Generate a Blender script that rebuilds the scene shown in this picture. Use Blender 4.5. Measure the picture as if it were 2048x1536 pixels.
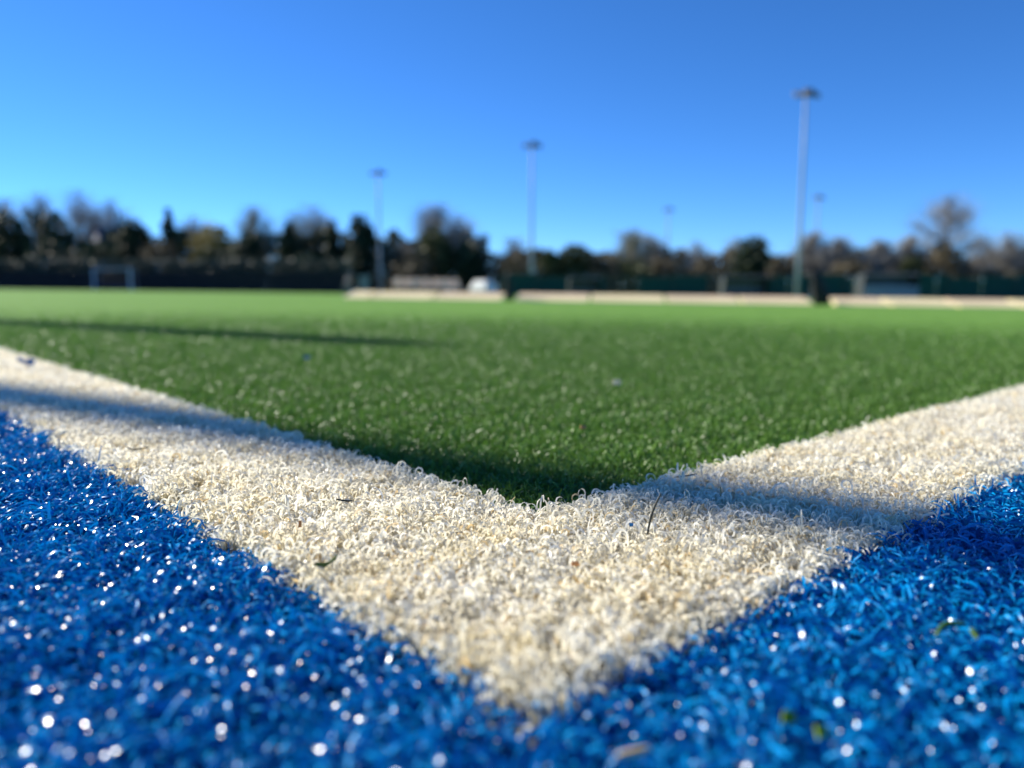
import bpy, math, random
import numpy as np
from mathutils import Vector, Matrix

for o in list(bpy.data.objects):
    bpy.data.objects.remove(o)
SC = bpy.context.scene
COL = SC.collection
R = math.radians
PI = math.pi

# ------------------------------------------------------------------ camera, sky, sun, exposure
EYE = 0.0590                      # lens this far above the tips of the pile
FPX = 1545.0                      # focal length in pixels of a 2048 wide frame
PITCH = math.atan(190 / FPX)
cam_data = bpy.data.cameras.new('camera')
cam = bpy.data.objects.new('camera', cam_data)
COL.objects.link(cam)
cam.location = (0, 0, EYE)
cam.rotation_euler = (PI / 2 - PITCH, 0, 0)
cam_data.sensor_width = 36
cam_data.lens = FPX / 2048 * 36
cam_data.clip_start = 0.005
cam_data.clip_end = 3000
cam_data.dof.use_dof = True
cam_data.dof.focus_distance = 0.215
cam_data.dof.aperture_fstop = 8.8
SC.camera = cam

SUN_AZ, SUN_EL = -60.0, 28.0      # degrees left of the view, degrees above the horizon
world = bpy.data.worlds.new('World')
SC.world = world
world.use_nodes = True
wt = world.node_tree
sky = wt.nodes.new('ShaderNodeTexSky')
sky.sky_type = 'NISHITA'
sky.sun_disc = False
sky.sun_elevation = R(SUN_EL)
sky.sun_rotation = R(SUN_AZ)
sky.air_density = 0.6
sky.dust_density = 0.0
sky.ozone_density = 10
bgn = wt.nodes['Background']
bgn.inputs[1].default_value = 0.113
hsv = wt.nodes.new('ShaderNodeHueSaturation')
hsv.inputs['Saturation'].default_value = 1.06
wt.links.new(sky.outputs[0], hsv.inputs['Color'])
wt.links.new(hsv.outputs[0], bgn.inputs[0])

to_sun = Vector((math.sin(R(SUN_AZ)) * math.cos(R(SUN_EL)), math.cos(R(SUN_AZ)) * math.cos(R(SUN_EL)), math.sin(R(SUN_EL))))
sun_data = bpy.data.lights.new('sun', 'SUN')
sun_data.energy = 5.0
sun_data.angle = R(0.6)
sun_data.color = (1.0, 0.945, 0.82)
sun = bpy.data.objects.new('sun', sun_data)
COL.objects.link(sun)
sun.rotation_euler = (-to_sun).to_track_quat('-Z', 'Y').to_euler()
sun.location = (-20, 10, 20)

SC.view_settings.view_transform = 'Standard'
SC.view_settings.look = 'None'
SC.view_settings.exposure = 0.84
SC.view_settings.gamma = 1.0
SC.render.engine = 'CYCLES'
SC.cycles.max_bounces = 6
SC.cycles.diffuse_bounces = 5
SC.cycles.glossy_bounces = 2
SC.cycles.transmission_bounces = 4
SC.cycles.sample_clamp_indirect = 4
SC.cycles.sample_clamp_direct = 0
SC.cycles.caustics_reflective = False
SC.cycles.caustics_refractive = False
SC.cycles.use_denoising = True
SC.cycles.use_adaptive_sampling = False

# ------------------------------------------------------------------ the lie of the land
GA, GB = -0.0129, -0.00764        # the ground falls gently to the right and away


def gz(x, y):
    return GA * x + GB * y


def at(px, py, Y):
    """The point at forward distance Y seen at pixel px, py of the 2048 x 1536 photograph."""
    r, u = (px - 1024) / FPX, (768 - py) / FPX
    d = Vector((r, math.cos(PITCH) + u * math.sin(PITCH), -math.sin(PITCH) + u * math.cos(PITCH)))
    t = Y / d.y
    return Vector((d.x * t, Y, EYE + d.z * t))


def turf_at(px, py):
    """The point of the pile's surface seen at a pixel."""
    r, u = (px - 1024) / FPX, (768 - py) / FPX
    d = Vector((r, math.cos(PITCH) + u * math.sin(PITCH), -math.sin(PITCH) + u * math.cos(PITCH)))
    t = -EYE / (d.z - GA * d.x - GB * d.y)
    return Vector((d.x * t, d.y * t, EYE + d.z * t))


# ------------------------------------------------------------------ helpers
def tag(o, label=None, cat=None, group=None, kind=None):
    if label:
        o['label'] = label
    if cat:
        o['category'] = cat
    if group:
        o['group'] = group
    if kind:
        o['kind'] = kind
    return o


def thing(name, label, cat, loc=(0, 0, 0), rz=0.0, group=None):
    o = bpy.data.objects.new(name, None)
    COL.objects.link(o)
    o.empty_display_size = 0.1
    o.location = loc
    o.rotation_euler = (0, 0, rz)
    return tag(o, label, cat, group)


class MB:
    """Collects shapes and links them as one mesh object."""

    def __init__(self):
        self.v, self.f = [], []

    def add(self, vs, fs):
        b = len(self.v)
        self.v += [tuple(v) for v in vs]
        self.f += [tuple(i + b for i in f) for f in fs]
        return self

    def box(self, c, s, rot=None):
        x, y, z = s[0] / 2, s[1] / 2, s[2] / 2
        vs = [Vector(p) for p in ((-x, -y, -z), (x, -y, -z), (x, y, -z), (-x, y, -z), (-x, -y, z), (x, -y, z), (x, y, z), (-x, y, z))]
        if rot is not None:
            vs = [rot @ v for v in vs]
        vs = [v + Vector(c) for v in vs]
        return self.add(vs, [(0, 3, 2, 1), (4, 5, 6, 7), (0, 1, 5, 4), (1, 2, 6, 5), (2, 3, 7, 6), (3, 0, 4, 7)])

    def tube(self, pts, rad, n=8, cap=True):
        pts = [Vector(p) for p in pts]
        if not hasattr(rad, '__len__'):
            rad = [rad] * len(pts)
        vs, fs = [], []
        for i, p in enumerate(pts):
            d = (pts[min(i + 1, len(pts) - 1)] - pts[max(i - 1, 0)]).normalized()
            a = d.cross(Vector((0, 0, 1)))
            if a.length < 1e-3:
                a = d.cross(Vector((1, 0, 0)))
            a.normalize()
            b = d.cross(a)
            for k in range(n):
                t = 2 * PI * k / n
                vs.append(p + (a * math.cos(t) + b * math.sin(t)) * rad[i])
        for i in range(len(pts) - 1):
            for k in range(n):
                k2 = (k + 1) % n
                fs.append((i * n + k, i * n + k2, (i + 1) * n + k2, (i + 1) * n + k))
        if cap:
            fs.append(tuple(range(n - 1, -1, -1)))
            fs.append(tuple(range((len(pts) - 1) * n, len(pts) * n)))
        return self.add(vs, fs)

    def lathe(self, prof, c=(0, 0, 0), n=16):
        vs, fs = [], []
        for r, z in prof:
            for k in range(n):
                t = 2 * PI * k / n
                vs.append((c[0] + r * math.cos(t), c[1] + r * math.sin(t), c[2] + z))
        for i in range(len(prof) - 1):
            for k in range(n):
                k2 = (k + 1) % n
                fs.append((i * n + k, i * n + k2, (i + 1) * n + k2, (i + 1) * n + k))
        fs.append(tuple(range(n - 1, -1, -1)))
        fs.append(tuple(range((len(prof) - 1) * n, len(prof) * n)))
        return self.add(vs, fs)

    def prism(self, poly, y0, y1):
        """A polygon in the xz plane pushed from y0 to y1."""
        n = len(poly)
        vs = [(x, y0, z) for x, z in poly] + [(x, y1, z) for x, z in poly]
        fs = [tuple(range(n)), tuple(range(2 * n - 1, n - 1, -1))]
        fs += [(i, i + n, (i + 1) % n + n, (i + 1) % n) for i in range(n)]
        return self.add(vs, fs)

    def build(self, name, mat, parent=None, bevel=0.0, smooth=False):
        me = bpy.data.meshes.new(name)
        me.from_pydata(self.v, [], self.f)
        me.materials.append(mat)
        if smooth:
            for p in me.polygons:
                p.use_smooth = True
        o = bpy.data.objects.new(name, me)
        COL.objects.link(o)
        if parent is not None:
            o.parent = parent
        if bevel:
            b = o.modifiers.new('bevel', 'BEVEL')
            b.width = bevel
            b.segments = 2
            b.limit_method = 'ANGLE'
        return o


def big_mesh(name, V, F, mat, tint=None, parent=None, smooth=True):
    """A mesh straight from numpy arrays (V: n x 3, F: m x 4 quads)."""
    me = bpy.data.meshes.new(name)
    nv, nf = len(V), len(F)
    me.vertices.add(nv)
    me.vertices.foreach_set('co', np.ascontiguousarray(V, dtype=np.float32).ravel())
    me.loops.add(nf * 4)
    me.loops.foreach_set('vertex_index', np.ascontiguousarray(F, dtype=np.int32).ravel())
    me.polygons.add(nf)
    me.polygons.foreach_set('loop_start', np.arange(0, nf * 4, 4, dtype=np.int32))
    me.update(calc_edges=True)
    me.polygons.foreach_set('use_smooth', np.full(nf, smooth, dtype=bool))
    if tint is not None:
        a = me.attributes.new('tint', 'FLOAT', 'POINT')
        a.data.foreach_set('value', np.ascontiguousarray(tint, dtype=np.float32))
    me.materials.append(mat)
    o = bpy.data.objects.new(name, me)
    COL.objects.link(o)
    if parent is not None:
        o.parent = parent
    return o


# ------------------------------------------------------------------ materials
def pm(name, col, rough=0.6, vary=0.18, scale=6.0, metal=0.0, bump=0.0, spec=0.5, col2=None, stretch=(1, 1, 1)):
    m = bpy.data.materials.new(name)
    m.use_nodes = True
    nt = m.node_tree
    b = nt.nodes['Principled BSDF']
    b.inputs['Roughness'].default_value = rough
    b.inputs['Metallic'].default_value = metal
    b.inputs['Specular IOR Level'].default_value = spec
    tc = nt.nodes.new('ShaderNodeTexCoord')
    mp = nt.nodes.new('ShaderNodeMapping')
    mp.inputs['Scale'].default_value = stretch
    nz = nt.nodes.new('ShaderNodeTexNoise')
    nz.inputs['Scale'].default_value = scale
    nz.inputs['Detail'].default_value = 5
    nt.links.new(tc.outputs['Object'], mp.inputs[0])
    nt.links.new(mp.outputs[0], nz.inputs['Vector'])
    rp = nt.nodes.new('ShaderNodeValToRGB')
    c2 = col2 or tuple(min(1, c * (1 + vary)) for c in col)
    c1 = col if col2 else tuple(c * (1 - vary) for c in col)
    rp.color_ramp.elements[0].position = 0.3
    rp.color_ramp.elements[1].position = 0.7
    rp.color_ramp.elements[0].color = (*c1, 1)
    rp.color_ramp.elements[1].color = (*c2, 1)
    nt.links.new(nz.outputs['Fac'], rp.inputs[0])
    nt.links.new(rp.outputs[0], b.inputs['Base Color'])
    if bump:
        bp = nt.nodes.new('ShaderNodeBump')
        bp.inputs['Strength'].default_value = bump
        bp.inputs['Distance'].default_value = 0.01
        nt.links.new(nz.outputs['Fac'], bp.inputs['Height'])
        nt.links.new(bp.outputs[0], b.inputs['Normal'])
    return m


def leafy(name, c1, c2, trans=0.25, rough=0.6, spec=0.3, c3=None, attr='tint', patch=None):
    """A material for fibres and leaves: colour by each blade's own tint, some light through it."""
    m = bpy.data.materials.new(name)
    m.use_nodes = True
    nt = m.node_tree
    b = nt.nodes['Principled BSDF']
    out = nt.nodes['Material Output']
    at_ = nt.nodes.new('ShaderNodeAttribute')
    at_.attribute_name = attr
    rp = nt.nodes.new('ShaderNodeValToRGB')
    rp.color_ramp.elements[0].color = (*c1, 1)
    rp.color_ramp.elements[1].color = (*c2, 1)
    rp.color_ramp.elements[1].position = 0.93 if c3 else 1.0
    if c3:
        e = rp.color_ramp.elements.new(0.985)
        e.color = (*c3, 1)
    nt.links.new(at_.outputs['Fac'], rp.inputs[0])
    colour = rp.outputs[0]
    if patch:
        tc = nt.nodes.new('ShaderNodeTexCoord')
        nz = nt.nodes.new('ShaderNodeTexNoise')
        nz.inputs['Scale'].default_value = patch[0]
        nz.inputs['Detail'].default_value = 4
        nt.links.new(tc.outputs['Object'], nz.inputs['Vector'])
        r2 = nt.nodes.new('ShaderNodeValToRGB')
        r2.color_ramp.elements[0].position = 0.36
        r2.color_ramp.elements[0].color = (*patch[1], 1)
        r2.color_ramp.elements[1].position = 0.6
        r2.color_ramp.elements[1].color = (1, 1, 1, 1)
        nt.links.new(nz.outputs['Fac'], r2.inputs[0])
        mx = nt.nodes.new('ShaderNodeMix')
        mx.data_type = 'RGBA'
        mx.blend_type = 'MULTIPLY'
        mx.inputs[0].default_value = 1
        nt.links.new(colour, mx.inputs[6])
        nt.links.new(r2.outputs[0], mx.inputs[7])
        colour = mx.outputs[2]
    nt.links.new(colour, b.inputs['Base Color'])
    b.inputs['Roughness'].default_value = rough
    b.inputs['Specular IOR Level'].default_value = spec
    tr = nt.nodes.new('ShaderNodeBsdfTranslucent')
    nt.links.new(colour, tr.inputs['Color'])
    mix = nt.nodes.new('ShaderNodeMixShader')
    mix.inputs[0].default_value = trans
    nt.links.new(b.outputs[0], mix.inputs[1])
    nt.links.new(tr.outputs[0], mix.inputs[2])
    nt.links.new(mix.outputs[0], out.inputs['Surface'])
    return m


M = dict(
    blue=leafy('blue_yarn', (0.0005, 0.150, 0.39), (0.001, 0.325, 0.73), 0.16, 0.27, 0.5),
    white=leafy('white_yarn', (0.90, 0.85, 0.69), (0.96, 0.93, 0.83), 0.42, 0.38, 0.4, c3=(0.72, 0.54, 0.28), patch=(45.0, (0.96, 0.93, 0.84))),
    green=leafy('green_yarn', (0.055, 0.145, 0.018), (0.175, 0.330, 0.050), 0.26, 0.42, 0.5),
    blue_back=pm('blue_backing', (0.002, 0.10, 0.36), 0.95, 0.3, 300, spec=0.03),
    white_back=pm('white_backing', (0.55, 0.50, 0.40), 0.9, 0.3, 300),
    green_back=pm('green_backing', (0.115, 0.245, 0.043), 0.9, 0.25, 14, col2=(0.170, 0.310, 0.060), spec=0.05, bump=0.7),
    grass=pm('rough_grass', (0.045, 0.07, 0.02), 0.95, 0.4, 0.4, bump=0.5),
    steel=pm('galvanised_steel', (0.27, 0.33, 0.40), 0.6, 0.08, 3, metal=0.1),
    dark_steel=pm('dark_lamp_casing', (0.03, 0.035, 0.035), 0.5, 0.2, 4),
    lamp_case=pm('pale_lamp_casing', (0.16, 0.15, 0.13), 0.5, 0.1, 4),
    glass=pm('lamp_glass', (0.10, 0.12, 0.13), 0.08, 0.1, 4),
    pine=pm('pale_pine', (0.75, 0.63, 0.35), 0.7, 0.25, 3, stretch=(0.5, 6, 6)),
    pine_brown=pm('weathered_pine', (0.65, 0.50, 0.32), 0.75, 0.3, 2.5, stretch=(0.6, 6, 6)),
    black_fabric=pm('black_fabric', (0.012, 0.014, 0.013), 0.85, 0.3, 20, bump=0.3),
    black_fabric2=pm('dark_green_fabric', (0.008, 0.022, 0.017), 0.85, 0.3, 20, bump=0.3),
    grey_plastic=pm('grey_plastic', (0.11, 0.125, 0.14), 0.4, 0.12, 4),
    blue_grey=pm('blue_grey_sheet', (0.17, 0.20, 0.24), 0.35, 0.15, 2),
    white_paint=pm('white_paint', (0.78, 0.78, 0.76), 0.35, 0.05, 5),
    white_plastic=leafy('white_plastic', (0.80, 0.69, 0.65), (0.8, 0.7, 0.66), 0.42, 0.45, 0.4),
    canvas=leafy('white_canvas', (0.90, 0.89, 0.88), (0.9, 0.9, 0.88), 0.40, 0.7, 0.3),
    goal_paint=pm('shade_blue_white_paint', (0.48, 0.52, 0.68), 0.4, 0.06, 5),  # bluish cast of the posts' shaded side put into the white
    goal_board=pm('dark_blue_board', (0.012, 0.016, 0.05), 0.6, 0.2, 5),
    net=pm('dark_netting', (0.02, 0.022, 0.025), 0.9, 0.2, 20),
    fence_timber=pm('dark_stained_timber', (0.008, 0.006, 0.009), 0.8, 0.35, 2, stretch=(1, 4, 4)),
    fence_green=pm('dark_green_paint', (0.012, 0.055, 0.042), 0.5, 0.15, 5),
    cloth_green=pm('dark_green_windbreak', (0.008, 0.075, 0.058), 0.9, 0.2, 8),
    bark=pm('brown_bark', (0.15, 0.125, 0.10), 0.95, 0.35, 3, bump=0.5, stretch=(4, 4, 1)),
    pale_bark=pm('pale_bark', (0.34, 0.33, 0.31), 0.9, 0.3, 3, stretch=(1, 1, 4)),
    twig=pm('grey_brown_twigs', (0.36, 0.335, 0.295), 0.9, 0.25, 0.8),
    twig_olive=pm('olive_brown_twigs', (0.36, 0.34, 0.24), 0.9, 0.25, 0.8),
    ever=leafy('dark_evergreen', (0.012, 0.028, 0.012), (0.036, 0.062, 0.024), 0.12),
    ever_olive=leafy('olive_evergreen', (0.045, 0.060, 0.020), (0.085, 0.095, 0.032), 0.15),
    brown_leaf=leafy('dry_brown_leaf', (0.075, 0.062, 0.034), (0.165, 0.135, 0.080), 0.18),
    yellow_leaf=leafy('yellow_green_leaf', (0.16, 0.14, 0.035), (0.30, 0.25, 0.07), 0.25),
    hedge=leafy('clipped_hedge', (0.050, 0.066, 0.052), (0.095, 0.115, 0.085), 0.1),
    render=pm('white_render', (0.74, 0.68, 0.68), 0.85, 0.06, 1.2),
    slate=pm('grey_roof_slate', (0.10, 0.09, 0.10), 0.7, 0.2, 3),
    blue_wall=pm('blue_cladding', (0.035, 0.06, 0.15), 0.7, 0.15, 2),
    window_glass=pm('dark_window_glass', (0.03, 0.04, 0.05), 0.08, 0.1, 2),
    rubber=pm('black_rubber', (0.015, 0.015, 0.015), 0.8, 0.2, 20),
    red_lens=pm('red_lens', (0.35, 0.02, 0.02), 0.3, 0.1, 20),
    leaf_green=leafy('shredded_leaf', (0.16, 0.21, 0.05), (0.2, 0.25, 0.06), 0.4),
    dark_bit=pm('dark_fibre', (0.012, 0.016, 0.008), 0.6, 0.3, 300),
    lime_bit=leafy('lime_yarn', (0.22, 0.34, 0.02), (0.38, 0.48, 0.04), 0.3),
    orange_bit=pm('orange_chip', (0.60, 0.26, 0.08), 0.7, 0.2, 400),
    straw=pm('tan_straw', (0.60, 0.40, 0.17), 0.6, 0.25, 250),
    backing_bit=pm('brown_seam_tape', (0.05, 0.03, 0.015), 0.9, 0.3, 300),
    chrome=pm('polished_steel', (0.75, 0.77, 0.80), 0.12, 0.03, 5, metal=1.0),
)

# ------------------------------------------------------------------ pitch markings: where each colour of turf lies
CX, CY, YAW, LINE = 0.00330, 0.1058, 0.8202, 0.0735
UL = (-math.cos(YAW), math.sin(YAW))
UR = (math.sin(YAW), math.cos(YAW))
PILE = 0.0105


def ab(x, y):
    dx, dy = x - CX, y - CY
    return dx * UL[0] + dy * UL[1], dx * UR[0] + dy * UR[1]


def from_ab(a, b):
    return CX + a * UL[0] + b * UR[0], CY + a * UL[1] + b * UR[1]


def sheet(name, polys, mat, dz, label, cat):
    """Flat sheet on the sloping ground, each polygon given by corners in plan."""
    v, f = [], []
    for poly in polys:
        b = len(v)
        v += [(x, y, gz(x, y) + dz) for x, y in poly]
        f.append(tuple(range(b, b + len(poly))))
    m = MB()
    m.add(v, f)
    o = m.build(name, mat)
    return tag(o, label, cat, kind='structure')


FAR = 2500.0
sheet('ground', [[(-FAR, -FAR), (FAR, -FAR), (FAR, FAR), (-FAR, FAR)]], M['grass'], -PILE - 0.030,
      'rough winter grass around and beyond the pitch', 'ground')
A0, A1 = 0.0, 62.0
sheet('blue_surround', [[from_ab(-4, -4), from_ab(66, -4), from_ab(66, 66), from_ab(-4, 66)]], M['blue_back'], -PILE - 0.006,
      'blue synthetic turf surround outside the white lines', 'turf surround')
sheet('white_line', [[from_ab(0, 0), from_ab(A1, 0), from_ab(A1, LINE), from_ab(LINE, LINE), from_ab(LINE, A1), from_ab(0, A1)]],
      M['white_back'], -PILE - 0.002, 'cream white corner line woven into the turf', 'pitch line')
GP = 74.0
g0 = from_ab(LINE, LINE)
sheet('green_pitch', [[g0, from_ab(GP, LINE), (-60, 73.4), (60, 73.4), from_ab(LINE, GP)]], M['green_back'], -PILE * 0.35 + 0.0,
      'green synthetic turf pitch stretching away to the boards', 'pitch')
# near the corner the sheet is hidden under the fibres: sink it there
me = bpy.data.objects['green_pitch'].data
me.clear_geometry()
vv, ff = [], []
NU = [LINE, 0.3, 0.5, 0.75, 1.0, 1.3, 1.6, 2.0, 2.5, 3.2, 4, 6, 9, 14, 22, 36, 55, 74]


def sink(r):
    t = min(1, max(0, (r - 0.65) / 2.4)) ** 0.8
    return -PILE * (1 - 0.80 * t) + 0.002


for a in NU:
    for b in NU:
        x, y = from_ab(a, b)
        vv.append((x, y, gz(x, y) + sink(math.hypot(x, y))))
n = len(NU)
for i in range(n - 1):
    for j in range(n - 1):
        ff.append((i * n + j, (i + 1) * n + j, (i + 1) * n + j + 1, i * n + j + 1))
me.from_pydata(vv, [], ff)

# ------------------------------------------------------------------ fibres of the turf
rng = np.random.default_rng(7)


def scatter():
    """Roots of all tufts: (x, y, size) with the size of a blade growing with its distance from the lens."""
    out = []
    r0 = 0.055
    edges = [0.055, 0.16, 0.34, 0.5, 0.66]
    while edges[-1] < 30:
        edges.append(edges[-1] * 1.28)
    for r0, r1 in zip(edges[:-1], edges[1:]):
        rm = math.sqrt(r0 * r1)
        s = max(1.0, (rm / 0.55) ** 0.92)
        dens = 1500e3 / s ** 1.95
        if rm > 0.9:
            dens *= max(0.05, 1.0 - (rm - 0.9) / 4.0) ** 1.7
        half = R(38 if r0 > 0.12 else 52)
        area = half * (r1 ** 2 - r0 ** 2)
        k = int(area * dens)
        r = np.sqrt(rng.uniform(r0 ** 2, r1 ** 2, k))
        t = rng.uniform(-half, half, k)
        out.append(np.c_[r * np.sin(t), r * np.cos(t), np.full(k, s)])
        # sparser, a little larger blades to either side for other viewpoints
        if rm < 2.5:
            half2 = R(100)
            area = (half2 - half) * (r1 ** 2 - r0 ** 2)
            s2 = s * 1.7
            k = int(area * 600e3 / s2 ** 2 * 0.9)
            r = np.sqrt(rng.uniform(r0 ** 2, r1 ** 2, k))
            t = rng.uniform(half, half2, k) * rng.choice([-1, 1], k)
            out.append(np.c_[r * np.sin(t), r * np.cos(t), np.full(k, s2)])
    return np.concatenate(out)


roots = scatter()
# gather the blades into tufts on the stitch grid
pitch_g = 0.0042
tg = pitch_g * roots[:, 2]
rnd = lambda k, a=0.0, b=1.0: rng.uniform(a, b, k)
K = len(roots)
aa, bb = ab(roots[:, 0], roots[:, 1])
ga = (np.round(aa / tg) * tg)
gb = (np.round(bb / tg) * tg)
pull = rnd(K, 0.25, 0.75)
aa = aa * (1 - pull) + ga * pull + rng.normal(0, 0.0003, K)
bb = bb * (1 - pull) + gb * pull + rng.normal(0, 0.0003, K)
wob = 0.0007 * np.sin(aa * 170) + 0.0006 * np.sin(bb * 210 + 1) + rng.normal(0, 0.0011, K)
inner = np.minimum(aa, bb) + wob
# seam gaps between the carpets
is_blue = inner < 0.0003
is_white = (inner > 0.0010) & (inner < LINE)
is_green = inner > LINE + 0.0006
seam = (bb < 0.004) & (bb > -0.004) & (np.sin(aa * 61 + 2) + np.sin(aa * 143) > 0.9)
is_blue &= ~(seam & (rnd(K) < 0.8))
is_white &= ~(seam & (rnd(K) < 0.7))
RX = CX + aa * UL[0] + bb * UR[0]
RY = CY + aa * UL[1] + bb * UR[1]
keep_off = np.hypot(RX, RY) > 0.05


def fibres(name, sel, mat, seg, hgt, width, lean, curl, helix, twist, label, taper=0.55, wide_var=0.25, hook=0.0, clump=0.08):
    sel = np.where(sel & keep_off)[0]
    k = len(sel)
    x, y, s = RX[sel], RY[sel], roots[sel, 2]
    # clumps lean together
    cl = np.sin(x * 311 + 1.3) * np.cos(y * 277) + np.sin(x * 131 - y * 97)
    h = hgt * rnd(k, 0.74, 1.08) * (1 + clump * cl) * np.clip(1 + 0.06 * (s - 1), 1, 1.25)
    h = np.where(rnd(k) < 0.012, h * rnd(k, 1.12, 1.3), h)
    w = width * s * rnd(k, 1 - wide_var, 1 + wide_var)
    phi = rnd(k, 0, 2 * PI) + 4 * clump * cl
    th = np.abs(rng.normal(0, lean, k))
    ku = rng.normal(curl[0], curl[1], k)
    om = rng.normal(0, helix, k)
    rho = rnd(k, 0, 2 * PI)
    tw = rng.normal(0, twist, k)
    ts = np.linspace(0, 1, seg + 1)
    if hook:
        ts = np.concatenate([[0], np.linspace(hook, 1, seg)])
    P = np.zeros((k, seg + 1, 3))
    P[:, 0, 0], P[:, 0, 1] = x, y
    P[:, 0, 2] = gz(x, y) - PILE
    length = h * rnd(k, 1.05, 1.25) * (1 + (0.07 if hook > 0.5 else 0.16) * np.clip(ku - 1, 0, 4)) * (1.12 if hook > 0.5 else 1.0)
    D = np.zeros((k, seg + 1, 3))
    for i in range(seg + 1):
        t = ts[i]
        a = th + ku * (max(0.0, t - hook) / (1 - hook)) ** (1.6 if hook == 0 else 1.15)
        ph = phi + om * t
        D[:, i] = np.c_[np.sin(a) * np.cos(ph), np.sin(a) * np.sin(ph), np.cos(a)]
        if i:
            P[:, i] = P[:, i - 1] + (D[:, i] + D[:, i - 1]) * 0.5 * (length * (ts[i] - ts[i - 1]))[:, None]
    S = np.stack([-np.sin(phi), np.cos(phi), np.zeros(k)], -1)
    V = np.zeros((k, seg + 1, 2, 3), dtype=np.float32)
    for i in range(seg + 1):
        t = ts[i]
        side = S - (S * D[:, i]).sum(-1, keepdims=True) * D[:, i]
        side /= np.linalg.norm(side, axis=-1, keepdims=True) + 1e-9
        nor = np.cross(D[:, i], side)
        r = rho + tw * t
        wd = (np.cos(r)[:, None] * side + np.sin(r)[:, None] * nor)
        prof = 1.0 if t < 0.5 else 1.0 - (1 - taper) * ((t - 0.5) / 0.5) ** 2
        hw = wd * (w * prof * 0.5)[:, None]
        V[:, i, 0] = P[:, i] - hw
        V[:, i, 1] = P[:, i] + hw
    per = (seg + 1) * 2
    base = (np.arange(k) * per)[:, None]
    q = np.array([[2 * i, 2 * i + 1, 2 * i + 3, 2 * i + 2] for i in range(seg)])
    F = (base[:, :, None] + q[None]).reshape(-1, 4)
    tint = np.repeat(rnd(k), per)
    o = big_mesh(name, V.reshape(-1, 3), F, mat, tint)
    tag(o, label, 'turf fibres', kind='stuff')
    return k


nb = fibres('blue_turf_fibres', is_blue & (rnd(K) < 0.75), M['blue'], 6, 0.0102, 0.00066, 0.42, (2.9, 1.2), 2.2, 4.0,
            'glossy blue turf fibres outside the white corner line', hook=0.35)
nw = fibres('white_turf_fibres', is_white, M['white'], 7, 0.0094, 0.00056, 0.32, (3.4, 1.3), 3.0, 2.4,
            'curly cream white turf fibres of the corner line', taper=0.85, hook=0.64, clump=0.035)
ng = fibres('green_turf_fibres', is_green, M['green'], 4, 0.0080, 0.00052, 0.45, (1.6, 0.9), 1.4, 3.0,
            'fine green turf fibres of the pitch inside the line')
print('fibres', nb, nw, ng)


# ------------------------------------------------------------------ bits lying on the turf
def strand(px, py, pts, rad, name, mat, label, cat, group=None, lift=0.0008):
    """A thin bent piece lying on the turf tips; pts in metres round the point seen at px, py."""
    p = turf_at(px, py)
    o = thing(name, label, cat, p + Vector((0, 0, lift)), group=group)
    return o, p


def bent_bit(name, mat, label, cat, px, py, pts, rad, lift=0.0006, group=None):
    p = turf_at(px, py)
    m = MB()
    q = [Vector(a) for a in pts]
    # round the path off
    for _ in range(2):
        n_ = [q[0]]
        for u, v in zip(q[:-1], q[1:]):
            n_ += [u * 0.75 + v * 0.25, u * 0.25 + v * 0.75]
        n_.append(q[-1])
        q = n_
    k = len(q)
    rr = [rad * (1 - 0.55 * abs(2 * i / (k - 1) - 1) ** 2) for i in range(k)]
    m.tube(q, rr, 6)
    o = m.build(name, mat, smooth=True)
    o.location = p + Vector((0, 0, lift))
    return tag(o, label, cat, group)


def flat_bit(name, mat, label, cat, px, py, poly, thick, tilt=(0, 0, 0), lift=0.001, bend=0.0):
    """A small flat shred with an outline, a thickness and a bend."""
    p = turf_at(px, py)
    m = MB()
    n_ = len(poly)
    vs = [(x, y, bend * x * x * 100) for x, y in poly] + [(x, y, bend * x * x * 100 + thick) for x, y in poly]
    fs = [tuple(range(n_ - 1, -1, -1)), tuple(range(n_, 2 * n_))] + [(i, (i + 1) % n_, (i + 1) % n_ + n_, i + n_) for i in range(n_)]
    m.add(vs, fs)
    o = m.build(name, mat)
    o.location = p + Vector((0, 0, lift))
    o.rotation_euler = tilt
    return tag(o, label, cat)


mm = 0.001
bent_bit('plant_fibre', M['dark_bit'], 'dark bent plant fibre lying across the left arm of the white line', 'plant fibre', 275, 903,
         [(-4.2 * mm, 0, 1 * mm), (-2 * mm, -1 * mm, 0), (2 * mm, -1 * mm, 0.1 * mm), (4.4 * mm, 0.6 * mm, 0.8 * mm)], 0.28 * mm, 0.001)
bent_bit('plant_fibre', M['dark_bit'], 'short dark plant fibre on white turf below the dark inner corner', 'plant fibre', 688, 1009,
         [(-2.2 * mm, 0, 0.6 * mm), (0, -0.5 * mm, 0.2 * mm), (2.2 * mm, 0.2 * mm, 0)], 0.26 * mm, 0.001)
bent_bit('dry_needle', M['dark_bit'], 'thin dark needle standing up out of the white turf', 'needle', 1298, 1062,
         [(-0.6 * mm, 0, -3 * mm), (0, 0, 2 * mm), (1.2 * mm, 0.4 * mm, 6 * mm), (3.0 * mm, 1.0 * mm, 9.5 * mm)], 0.30 * mm, 0)
bent_bit('plant_fibre', M['dark_bit'], 'faint dark fibre on the shaded stripe of the right arm', 'plant fibre', 1372, 966,
         [(-4 * mm, -0.5 * mm, 0.5 * mm), (0, 0, 0.8 * mm), (4 * mm, 1.5 * mm, 1.2 * mm)], 0.18 * mm, 0.0015)
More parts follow.
